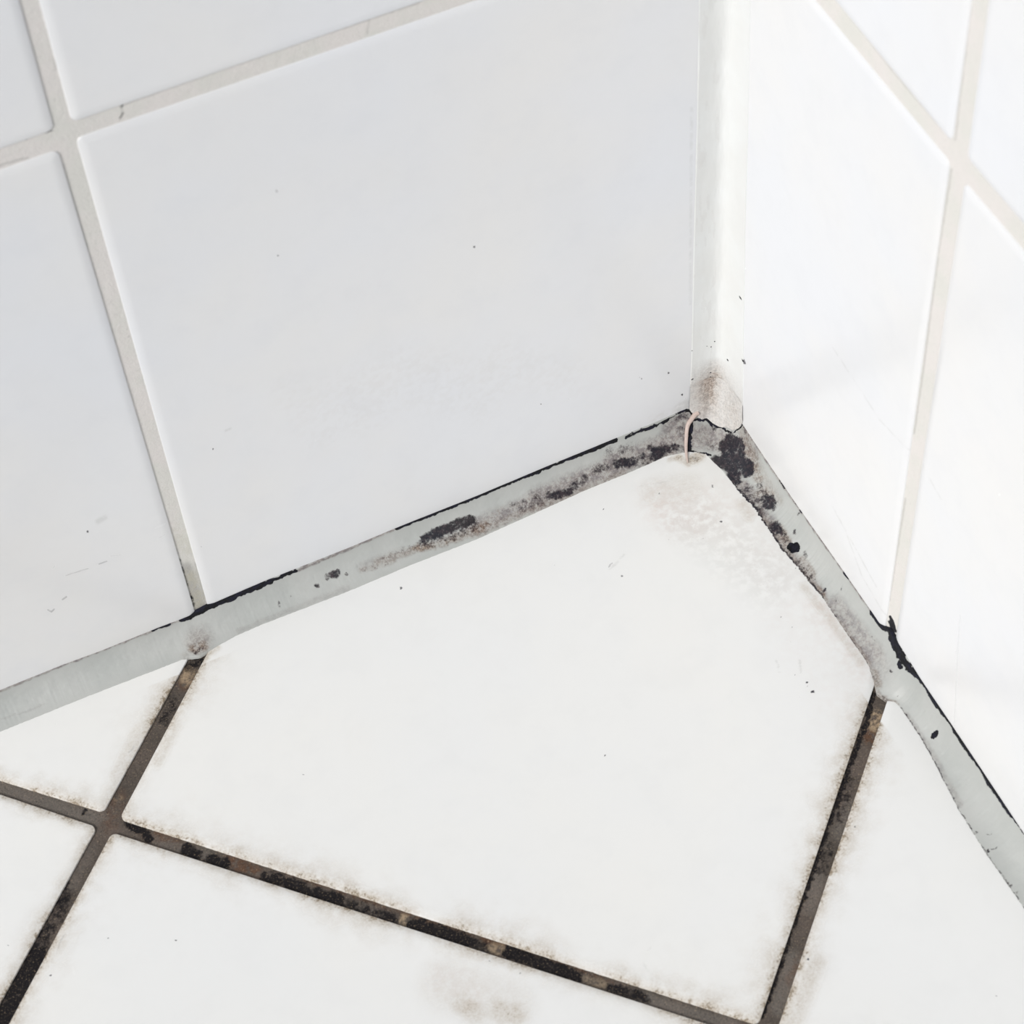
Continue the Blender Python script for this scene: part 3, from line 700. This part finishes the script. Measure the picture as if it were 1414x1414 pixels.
def tiled(name, quads, plane, mat, strokes, halo):
    VV, FF, AA = [], [], []; base = 0
    for q in quads:
        a, b, h, d, F = tile(q, plane)
        at = stain_shade_field(a, b, strokes, 1.0 if halo else 0)
        if halo:
            n1 = fbm(a*.35, b*.35, 31); n2 = fbm(a*2.2, b*2.2, 37)
            n3 = fbm(a*.06, b*.06, 33)
            wdt = .8+4.4*n1*n3
            hal = np.exp(-np.maximum(d-.3, 0)/wdt)*np.clip(.3+1.5*n2*n1*1.6, 0, 1)*np.clip(n3*2.3-.2, .3, 1)*halo
            wallside = (a > -11) | (b > -11)
            hal = np.where(wallside, 0, hal)
            at[:, 1] = np.maximum(at[:, 1]*(.45+.9*n2), hal)
            at[:, 2] = at[:, 2]*(.3+1.3*fbm(a*.5, b*.5, 41))
        else:
            n2 = fbm(a*.8, b*.8, 37); at[:, 1] = at[:, 1]*np.clip(n2*3-1.1, 0, 1)*.2
        keep = (a[F].max(1) < -.8)
        if plane == 'F': keep &= (b[F].max(1) < -.8)
        F = F[keep]
        VV.append(PLACE[plane](a, b, h)); FF.append(F+base); AA.append(at); base += len(a)
    V = np.concatenate(VV); F = np.concatenate(FF)
    if plane == 'R': F = F[:, ::-1]
    # a right-handed check: faces must look into the room
    f0 = F[len(F)//2]; n = np.cross(V[f0[1]]-V[f0[0]], V[f0[2]]-V[f0[0]])
    want = {'L': np.array([0, -1, 0]), 'R': np.array([-1, 0, 0]), 'F': np.array([0, 0, 1])}[plane]
    cen = np.cross(V[F[:, 1]]-V[F[:, 0]], V[F[:, 2]]-V[F[:, 0]]) @ want
    if cen.sum() < 0: F = F[:, ::-1]
    return make(name, V, F, mat, None, np.concatenate(AA))

def grout_bed(plane, mat, parent, lines, level, ext, strokes, bump=.12):
    """one recessed bed of grout: fine cells along the joints, coarse elsewhere; lines = centre segments"""
    x0, x1, y0, y1 = VIEW[plane]
    ca, cb = ext
    fine = .3
    xs = np.concatenate([np.arange(ca, x0, 8.0), np.arange(x0, -.5, fine), [-.5]])
    ys = np.concatenate([np.arange(cb, y0, 8.0), np.arange(y0, -.5, fine), [-.5]]) if plane == 'F' else \
         np.concatenate([np.arange(0, y1, fine), np.arange(y1, 352, 8.0)])
    A, B = np.meshgrid(xs, ys, indexing='ij'); sh = A.shape
    a, b = A.ravel(), B.ravel()
    dist = np.full(len(a), 1e9)
    for (p, q) in lines:
        p = np.array(p, float); q = np.array(q, float); v = q-p
        u = np.clip(((a-p[0])*v[0]+(b-p[1])*v[1])/(v@v), 0, 1)
        dist = np.minimum(dist, np.hypot(a-p[0]-u*v[0], b-p[1]-u*v[1]))
    h = level + bump*(fbm(a*.9, b*.9, 51)-.5) + bump*.9*(fbm(a*3.1, b*3.1, 57, 3)-.5)
    F = grid_faces(*sh)
    F = F[dist[F].min(1) < 6]
    V = PLACE[plane](a, b, h)
    cen = np.cross(V[F[:, 1]]-V[F[:, 0]], V[F[:, 2]]-V[F[:, 0]])
    want = {'L': np.array([0, -1, 0]), 'R': np.array([-1, 0, 0]), 'F': np.array([0, 0, 1])}[plane]
    if (cen @ want).sum() < 0: F = F[:, ::-1]
    return make('grout', V, F, mat, parent, stain_shade_field(a, b, strokes, 1.6 if plane == 'F' else .5))

# ---------------------------------------------------------------- materials
def srgb(r, g, b):
    f = lambda c: (c/255/12.92) if c/255 <= .04045 else ((c/255+.055)/1.055)**2.4
    return (f(r), f(g), f(b), 1)

class NT:
    def __init__(s, name):
        s.m = bpy.data.materials.new(name); s.m.use_nodes = True; s.t = s.m.node_tree
        s.b = s.t.nodes['Principled BSDF']; s.l = s.t.links
        s.co = s.t.nodes.new('ShaderNodeTexCoord').outputs['Object']
    def n(s, kind, **kw):
        x = s.t.nodes.new(kind)
        for k, v in kw.items(): setattr(x, k, v)
        return x
    def put(s, sock, v):
        if isinstance(v, bpy.types.NodeSocket): s.l.new(v, sock)
        else: sock.default_value = v
    def math(s, op, a, b=None, c=None, clamp=False):
        x = s.n('ShaderNodeMath', operation=op, use_clamp=clamp); s.put(x.inputs[0], a)
        if b is not None: s.put(x.inputs[1], b)
        if c is not None: s.put(x.inputs[2], c)
        return x.outputs[0]
    def noise(s, scale, detail=4, rough=.55, stretch=None):
        x = s.n('ShaderNodeTexNoise'); x.inputs['Scale'].default_value = scale; x.inputs['Detail'].default_value = detail; x.inputs['Roughness'].default_value = rough
        v = s.co
        if stretch:
            mp = s.n('ShaderNodeMapping'); mp.inputs['Scale'].default_value = stretch; s.l.new(s.co, mp.inputs[0]); v = mp.outputs[0]
        s.l.new(v, x.inputs['Vector']); return x.outputs[0]
    def mix(s, fac, a, b):
        x = s.n('ShaderNodeMix', data_type='RGBA'); s.put(x.inputs[0], fac); s.put(x.inputs[6], a); s.put(x.inputs[7], b); return x.outputs[2]
    def step(s, v, lo, hi):
        x = s.n('ShaderNodeMapRange', interpolation_type='SMOOTHSTEP'); s.put(x.inputs[0], v); x.inputs[1].default_value = lo; x.inputs[2].default_value = hi; return x.outputs[0]
    def grime(s):
        at = s.n('ShaderNodeAttribute', attribute_name='grime'); sp = s.n('ShaderNodeSeparateColor'); s.l.new(at.outputs['Color'], sp.inputs[0])
        return sp.outputs[0], sp.outputs[1], sp.outputs[2], at.outputs['Alpha']
    def bump(s, h, strength, dist, prev=None):
        x = s.n('ShaderNodeBump'); x.inputs['Strength'].default_value = strength; x.inputs['Distance'].default_value = dist; s.l.new(h, x.inputs['Height'])
        if prev: s.l.new(prev, x.inputs['Normal'])
        return x.outputs[0]

def tile_material(name, base, warm):
    m = NT(name); k, tan, pink, scf = m.grime()
    big = m.noise(14, 3); fine = m.noise(1800, 4, .7); mid = m.noise(420, 4, .6)
    col = m.mix(m.step(big, .3, .7), srgb(*base), srgb(*warm))
    col = m.mix(m.math('MULTIPLY', m.step(m.noise(95, 4, .6), .45, .7), .17), col, srgb(*[c-9 for c in base]))
    t = m.math('MULTIPLY', tan, m.step(m.math('ADD', m.math('MULTIPLY', fine, .6), m.math('MULTIPLY', mid, .4)), .34, .62), clamp=True)
    col = m.mix(m.math('MULTIPLY', m.math('ADD', m.math('MULTIPLY', t, .6), m.math('MULTIPLY', tan, .5)), .8), col, srgb(158, 138, 108))
    col = m.mix(m.math('MULTIPLY', m.step(m.math('MULTIPLY', t, fine), .28, .45), .5), col, srgb(88, 74, 58))
    col = m.mix(m.math('MULTIPLY', m.math('MULTIPLY', pink, m.step(mid, .3, .65)), .42), col, srgb(196, 168, 156))
    col = m.mix(m.math('MULTIPLY', m.math('MULTIPLY', scf, m.step(mid, .35, .6)), .6), col, srgb(165, 165, 160))
    col = m.mix(m.step(k, .15, .75), col, srgb(62, 60, 66))
    m.put(m.b.inputs['Base Color'], col)
    rough = m.math('ADD', .22, m.math('MULTIPLY', m.math('ADD', tan, k, clamp=True), .4))
    m.put(m.b.inputs['Roughness'], rough); m.b.inputs['Specular IOR Level'].default_value = .45
    m.put(m.b.inputs['Normal'], m.bump(m.noise(9, 2), .12, .004, m.bump(m.noise(160, 2), .05, .0006)))
    return m.m

def sealant_material(name, base, base2, soft=0, hz_a=(138, 122, 115), hz_b=(100, 87, 90), br_a=(138, 112, 90), br_b=(78, 56, 42)):
    m = NT(name); blk, mould, haze, brown = m.grime()
    fine = m.noise(1700, 4, .7); mid = m.noise(620, 5, .7); big = m.noise(60, 3)
    nz = m.math('ADD', m.math('MULTIPLY', fine, .45), m.math('MULTIPLY', mid, .55))
    col = m.mix(m.step(big, .35, .65), srgb(*base), srgb(*base2))
    hz = m.math('MULTIPLY', haze, m.math('ADD', .35+.4*soft, m.math('MULTIPLY', m.step(nz, .36, .62), 1-.55*soft)), clamp=True)
    col = m.mix(m.math('MULTIPLY', hz, .72), col, m.mix(m.step(mid, .4, .6), srgb(*hz_a), srgb(*hz_b)))
    br = m.math('MULTIPLY', brown, m.math('ADD', .3+.4*soft, m.math('MULTIPLY', m.step(nz, .38, .6), 1-.5*soft)), clamp=True)
    col = m.mix(m.math('MULTIPLY', br, .8), col, m.mix(m.step(fine, .4, .62), srgb(*br_a), srgb(*br_b)))
    md = m.step(m.math('ADD', mould, m.math('MULTIPLY', m.math('SUBTRACT', nz, .5), 2.7)), .17, .95)
    md = m.math('MULTIPLY', md, m.step(mould, .02, .2))
    n2 = m.noise(1050, 5, .7)
    pale = m.math('MULTIPLY', m.step(n2, .44, .64), m.math('SUBTRACT', 1.15, m.math('MULTIPLY', mould, .5)), clamp=True)
    dark = m.mix(pale, m.mix(m.step(big, .4, .6), srgb(12, 12, 28), srgb(24, 19, 25)), srgb(64, 51, 56))
    dark = m.mix(m.math('MULTIPLY', m.step(md, .7, .15), .7), dark, srgb(92, 78, 76))
    col = m.mix(m.math('MULTIPLY', md, .96), col, dark)
    bk = m.step(m.math('ADD', blk, m.math('MULTIPLY', m.math('SUBTRACT', nz, .5), 2.0)), .32, .6)
    bk = m.math('MULTIPLY', bk, m.step(blk, .05, .25))
    col = m.mix(bk, col, m.mix(m.step(mid, .45, .6), srgb(8, 8, 13), srgb(20, 20, 38)))
    m.put(m.b.inputs['Base Color'], col)
    dirt = m.math('ADD', m.math('ADD', md, bk), m.math('MULTIPLY', hz, .6), clamp=True)
    m.put(m.b.inputs['Roughness'], m.math('ADD', .46, m.math('MULTIPLY', dirt, .4)))
    m.b.inputs['Specular IOR Level'].default_value = .4
    m.put(m.b.inputs['Normal'], m.bump(m.math('MULTIPLY', nz, m.math('ADD', .15, dirt)), .5, .00035))
    return m.m

def grout_material(name, base, base2, dark, pale, rust, grey, grain):
    m = NT(name); blk, pl, ru, gr = m.grime()
    fine = m.noise(2100, 3, .75); mid = m.noise(600, 5, .7); big = m.noise(90, 3)
    col = m.mix(m.step(big, .35, .65), srgb(*base), srgb(*base2))
    col = m.mix(m.math('MULTIPLY', gr, .8), col, srgb(*grey))
    col = m.mix(m.math('MULTIPLY', ru, m.step(mid, .35, .6)), col, srgb(*rust))
    col = m.mix(m.math('MULTIPLY', pl, m.step(mid, .36, .56)), col, srgb(*pale))
    bk = m.math('MULTIPLY', m.step(m.math('ADD', blk, m.math('MULTIPLY', m.math('SUBTRACT', mid, .5), 2.4)), .12, .8), m.step(blk, .02, .2))
    col = m.mix(m.math('MULTIPLY', bk, .995), col, srgb(*dark))
    g = m.math('MULTIPLY', m.step(fine, .56, .74), grain); col = m.mix(g, col, srgb(*pale))
    g2 = m.math('MULTIPLY', m.step(fine, .46, .3), grain); col = m.mix(g2, col, srgb(*dark))
    m.put(m.b.inputs['Base Color'], col); m.b.inputs['Roughness'].default_value = .85
    m.b.inputs['Specular IOR Level'].default_value = .25
    m.put(m.b.inputs['Normal'], m.bump(m.math('ADD', fine, mid), .6, .00025))
    return m.m

WHITE = tile_material('white_wall_glaze', (226, 227, 230), (229, 228, 227))
FLOORW = tile_material('white_floor_glaze', (229, 229, 228), (231, 230, 227))
GREY_SEAL = sealant_material('grey_sealant', (176, 178, 175), (183, 184, 181))
WHITE_SEAL = sealant_material('white_sealant', (226, 227, 226), (223, 223, 221), 1, (176, 164, 156), (150, 138, 134), (184, 166, 152), (118, 102, 90))
WALL_GROUT = grout_material('pale_wall_grout', (217, 215, 209), (222, 217, 213), (26, 26, 32), (190, 185, 165), (206, 196, 188), (158, 156, 152), .1)
FLOOR_GROUT = grout_material('dirty_floor_grout', (80, 73, 67), (96, 86, 79), (20, 17, 20), (170, 150, 124), (92, 64, 46), (118, 112, 106), .6)

def structure(o): o['kind'] = 'structure'
def tag(o, label, cat, group=None):
    o['label'] = label; o['category'] = cat
    if group: o['group'] = group

# ---------------------------------------------------------------- the shell: two tiled walls and the floor
wl = tiled('wall_left', WALL_LEFT_TILES, 'L', WHITE, STAIN_WALL_LEFT, 0); structure(wl)
g = grout_bed('L', WALL_GROUT, wl, [((-150.2, 0), (-150.2, 352)), ((-326, 174.6), (0, 174.6))], -.62, (-326, 0), STAIN_WALL_LEFT_GROUT, .05); g['label'] = 'pale grey grout lines'
wr = tiled('wall_right', WALL_RIGHT_TILES, 'R', WHITE, STAIN_WALL_RIGHT, 0); structure(wr)
g = grout_bed('R', WALL_GROUT, wr, [((-90, 0), (-90, 352)), ((-263, 175), (0, 175))], -.62, (-263, 0), STAIN_SHADE_WALL_RIGHT_GROUT, .05); g['label'] = 'off-white grout lines'
fl = tiled('floor', FLOOR_TILES, 'F', FLOORW, STAIN_FLOOR, 1.0); structure(fl)
X0 = np.array((-192.4, -43.4)); UP = np.array([.7214, .6925]); RT = np.array([.694, -.72]); X1 = np.array((-74.4, -165.0))
g = grout_bed('F', FLOOR_GROUT, fl, [(X0-UP*175, X0+UP*175), (X0-RT*175, X1+RT*172), (X1-UP*175, X1+UP*175)], -1.0, (-420, -420), STAIN_SHADE_FLOOR_GROUT, .3); g['label'] = 'dark mouldy grout lines'

# ---------------------------------------------------------------- sealant beads
def bead(name, side, hgt, dep, strokes, mat, reach):
    ss = np.concatenate([np.arange(0, 212 if side == 'L' else 172, .2), np.arange(214 if side == 'L' else 174, reach, 3.0)])
    tt = np.concatenate([np.linspace(0, .12, 9)[:-1], np.linspace(.12, .85, 40)[:-1], np.linspace(.85, 1, 10)])
    S, T = np.meshgrid(ss, tt, indexing='ij')
    P = bead_point(side, S, T, hgt, dep)
    at = stain_shade_field(S.ravel(), T.ravel()*10, strokes, .9)
    # real relief: sunk pin hole and swollen mould
    ds = np.gradient(P, axis=0); dt = np.gradient(P, axis=1); N = np.cross(ds, dt); N /= np.maximum(np.linalg.norm(N, axis=-1, keepdims=True), 1e-9)
    ref = np.array([0, -1, 1.]) if side == 'L' else np.array([-1, 0, 1.])
    if (N @ ref).mean() < 0: N = -N
    n, m = S.shape
    skw = P[:, :1].copy(); skf = P[:, -1:].copy()
    ax = 1 if side == 'L' else 0
    skw[..., ax] = 1.2; skf[..., 2] = -1.6
    if side == 'R':
        hs, ht = HOLE; g2 = np.exp(-(((S-hs)/1.05)**4 + ((T*10-ht)/1.25)**4))
        P = P - N*(g2*.75)[..., None]
        at[:, 0] = np.maximum(at[:, 0], np.clip(g2.ravel()*2.2, 0, 1))
        on_hole = g2 > .15
    full = np.concatenate([skw, P, skf], 1)
    A = at.reshape(n, m, 4); Af = np.concatenate([A[:, :1], A, A[:, -1:]], 1).reshape(-1, 4)
    F = grid_faces(n, m+2)
    V = full.reshape(-1, 3)
    cen = np.cross(V[F[:, 1]]-V[F[:, 0]], V[F[:, 2]]-V[F[:, 0]])
    if (cen @ ref).sum() < 0: F = F[:, ::-1]; flip = True
    else: flip = False
    o = make(name, V, F, mat, None, Af)
    # mould crusts standing proud of the sealant, one part per patch
    fld = np.maximum(A[..., 0], A[..., 1]*.98) + .42*(fbm(S*2.4, T*24, 61)-.5)
    on = (fld > .66) & (S < 212)
    if side == 'R': on &= g2 < .05
    cell = on[:-1, :-1] & on[1:, :-1] & on[:-1, 1:] & on[1:, 1:]
    lab = np.zeros(cell.shape, int); k = 0; comps = []
    for i, j in zip(*np.where(cell)):
        if lab[i, j]: continue
        k += 1; st = [(i, j)]; lab[i, j] = k; mem = []
        while st:
            a, b = st.pop(); mem.append((a, b))
            for c, d in ((a+1, b), (a-1, b), (a, b+1), (a, b-1)):
                if 0 <= c < cell.shape[0] and 0 <= d < cell.shape[1] and cell[c, d] and not lab[c, d]: lab[c, d] = k; st.append((c, d))
        comps.append(mem)
    comps = sorted([c for c in comps if len(c) > 45], key=len, reverse=True)[:40]
    for mem in comps:
        idx = np.array(mem); base = idx[:, 0]*m+idx[:, 1]
        F = np.stack([base, base+m, base+m+1, base+1], -1)
        if flip: F = F[:, ::-1]
        cnt = np.bincount(F.ravel(), minlength=n*m).reshape(n, m)
        lift = np.where(cnt >= 4, .03+.12*fbm(S*3, T*30, 71), -.02)
        V = (P+N*lift[..., None]).reshape(-1, 3)
        c = make('mould_patch', V, F, mat, o, A.reshape(-1, 4))
        c['label'] = 'black mould patch'
    return o

HOLE = (49.06, 7.66)
bl = bead('sealant_bead', 'L', HL, DL, STAIN_SHADE_BEAD_LEFT, GREY_SEAL, 325)
tag(bl, 'grey silicone bead along the foot of the left wall, smeared with black mould', 'sealant', 'grey sealant along the floor')
br = bead('sealant_bead', 'R', HR, DR, STAIN_BEAD_RIGHT, GREY_SEAL, 262)
tag(br, 'grey silicone bead along the foot of the right wall, with a round black hole', 'sealant', 'grey sealant along the floor')

# upright bead in the wall corner, ending in a torn beige flap with a loose strand
def corner_section(z, n=41):
    wl_, wr_ = edge_at(CORNER_LEFT, z), edge_at(CORNER_RIGHT, z)
    t = np.linspace(0, 1, n)
    x = -(1-t)**3.4*wl_ - .12*t*t - .35*(4*t*(1-t))**3
    y = -.12*(1-t)**2 - t**3.4*wr_ - .35*(4*t*(1-t))**3
    return np.stack([x, y, np.full(n, z)], -1)
ZT = 17.0; n = 81
zs = np.concatenate([np.arange(ZT, 56, .2), np.arange(56, 226, .5), np.arange(230, 348, 6)])
P = np.stack([corner_section(z, n) for z in zs])
wob = (fbm(P[..., 2]*.07, np.linspace(0, 3, n)[None]+0*P[..., 2], 81)-.5)*.35
P[:, 1:-1, 0] -= wob[:, 1:-1]; P[:, 1:-1, 1] -= wob[:, 1:-1]
a0 = P[:, :1].copy(); a1 = P[:, -1:].copy(); a0[..., 1] = .8; a1[..., 0] = .8
Pf = np.concatenate([a0, P, a1], 1); V = Pf.reshape(-1, 3)
at = np.zeros((len(V), 4))
cx = np.linspace(0, 1, n+2)[None].repeat(len(zs), 0).ravel(); zz = V[:, 2]
at[:, 3] = .7*np.clip((26-zz)/10, 0, 1)*np.exp(-((cx-.42)/.24)**2)*(.4+1.1*fbm(cx*9, zz*.6, 91)) + .25*np.clip((27-zz)/9, 0, 1)
at[:, 2] = .5*np.clip((26-zz)/10, 0, 1)*np.exp(-((cx-.3)/.2)**2) + .1*(fbm(cx*14, zz*.12, 93) > .62)*(zz < 150)*(cx < .35)
tc = np.clip((cx*(n+1)-1)/(n-1), 0, 1)
for c0, z0, rt, rz, s in CORNER_SPECKS:
    at[:, 0] = np.maximum(at[:, 0], s*np.exp(-((tc-c0)/rt)**4-((zz-z0)/rz)**4))
F = grid_faces(len(zs), n+2); ref = np.array([-1, -1, 0.])
cen = np.cross(V[F[:, 1]]-V[F[:, 0]], V[F[:, 2]]-V[F[:, 0]])
if (cen @ ref).sum() < 0: F = F[:, ::-1]
cb = make('sealant_bead', V, F, WHITE_SEAL, None, at)
tag(cb, 'white upright silicone bead filling the corner where the two walls meet', 'sealant')

# torn end: columns run from the upright bead down to the ragged edge lying on the floor beads
tor = np.array(TORN_EDGE); L = np.concatenate([[0], np.cumsum(np.linalg.norm(np.diff(tor, axis=0), axis=1))]); L /= L[-1]
nc = 121; uc = np.linspace(0, 1, nc)
bot = np.stack([np.interp(uc, L, tor[:, i]) for i in range(3)], -1)
bot[:, 2] += .25*(fbm(uc*40, uc*0, 95)-.5)
top = corner_section(ZT+.6, nc)
nr = 50; V = []
away = np.array([-1, -1, .6])/1.536
for r in np.linspace(0, 1, nr):
    mid_ = top*.35+bot*.65; mid_[:, 2] = top[:, 2]*.42+bot[:, 2]*.58
    q = top*(1-r)**2 + 2*r*(1-r)*(mid_*.55+np.stack([top[:, 0], top[:, 1], bot[:, 2]], -1)*.45) + bot*r*r
    q = q + away*(.18*np.sin(np.pi*r) + .28*(fbm(uc*14, uc*0+r*5, 97)-.5)*np.sin(np.pi*min(r*1.2, 1)))[:, None]
    V.append(q)
V.append(bot - away*.55)
V = np.array(V); uu = np.broadcast_to(uc[None], V.shape[:2]).ravel(); rr = np.broadcast_to(np.linspace(0, 1, nr+1)[:, None], V.shape[:2]).ravel()
V = V.reshape(-1, 3); at = np.zeros((len(V), 4))
at[:, 3] = np.clip(.95*np.exp(-((uu-.30)/.17)**2)*(1-rr)**1.3*(.3+1.2*fbm(uu*22, rr*6, 99)) + .25 + .1*rr + .3*fbm(uu*14, rr*5, 101)*np.exp(-((uu-.8)/.2)**2), 0, 1)
at[:, 2] = np.clip(.6*np.exp(-((uu-.2)/.15)**2)*(1-rr*.5) + .12, 0, 1)
at[:, 0] = .8*(rr > .985)*(fbm(uu*30, uu*0, 103) > .4)
F = grid_faces(nr+1, nc); cen = np.cross(V[F[:, 1]]-V[F[:, 0]], V[F[:, 2]]-V[F[:, 0]])
if (cen @ np.array([-1, -1, .5])).sum() < 0: F = F[:, ::-1]
t = make('torn_flap', V, F, WHITE_SEAL, cb, at); t['label'] = 'beige torn lower end stained brown'
st = np.array(STRAND); pts = st[:, :3]; rad = st[:, 3]*.88
k = np.linspace(0, len(pts)-1, 90)
cen_ = np.stack([np.interp(k, range(len(pts)), pts[:, i]) for i in range(3)], -1)
for _ in range(6): cen_[1:-1] = (cen_[:-2]+cen_[1:-1]*2+cen_[2:])/4
rd = np.interp(k, range(len(pts)), rad)
tan_ = np.gradient(cen_, axis=0); tan_ /= np.linalg.norm(tan_, axis=1, keepdims=True)
sd = np.cross(tan_, [-.5, -.6, .6]); sd /= np.linalg.norm(sd, axis=1, keepdims=True); up_ = np.cross(sd, tan_)
ph = np.linspace(0, 2*np.pi, 25)
V = np.stack([cen_[i] + rd[i]*(np.cos(ph)[:, None]*sd[i] + .62*np.sin(ph)[:, None]*up_[i]*(1-.35*np.exp(-((np.abs(ph-4.7))/.5)**2))[:, None]) for i in range(90)])
cap = V.mean(1, keepdims=True)[-1:].repeat(25, 1)
V = np.concatenate([V, cap]).reshape(-1, 3); at = np.zeros((len(V), 4)); at[:, 3] = .18
F = grid_faces(91, 25)
t = make('peeling_strand', V, F, sealant_material('strand_sealant', (208, 190, 182), (196, 178, 170)), cb, at); t['label'] = 'thin curled pale strip'
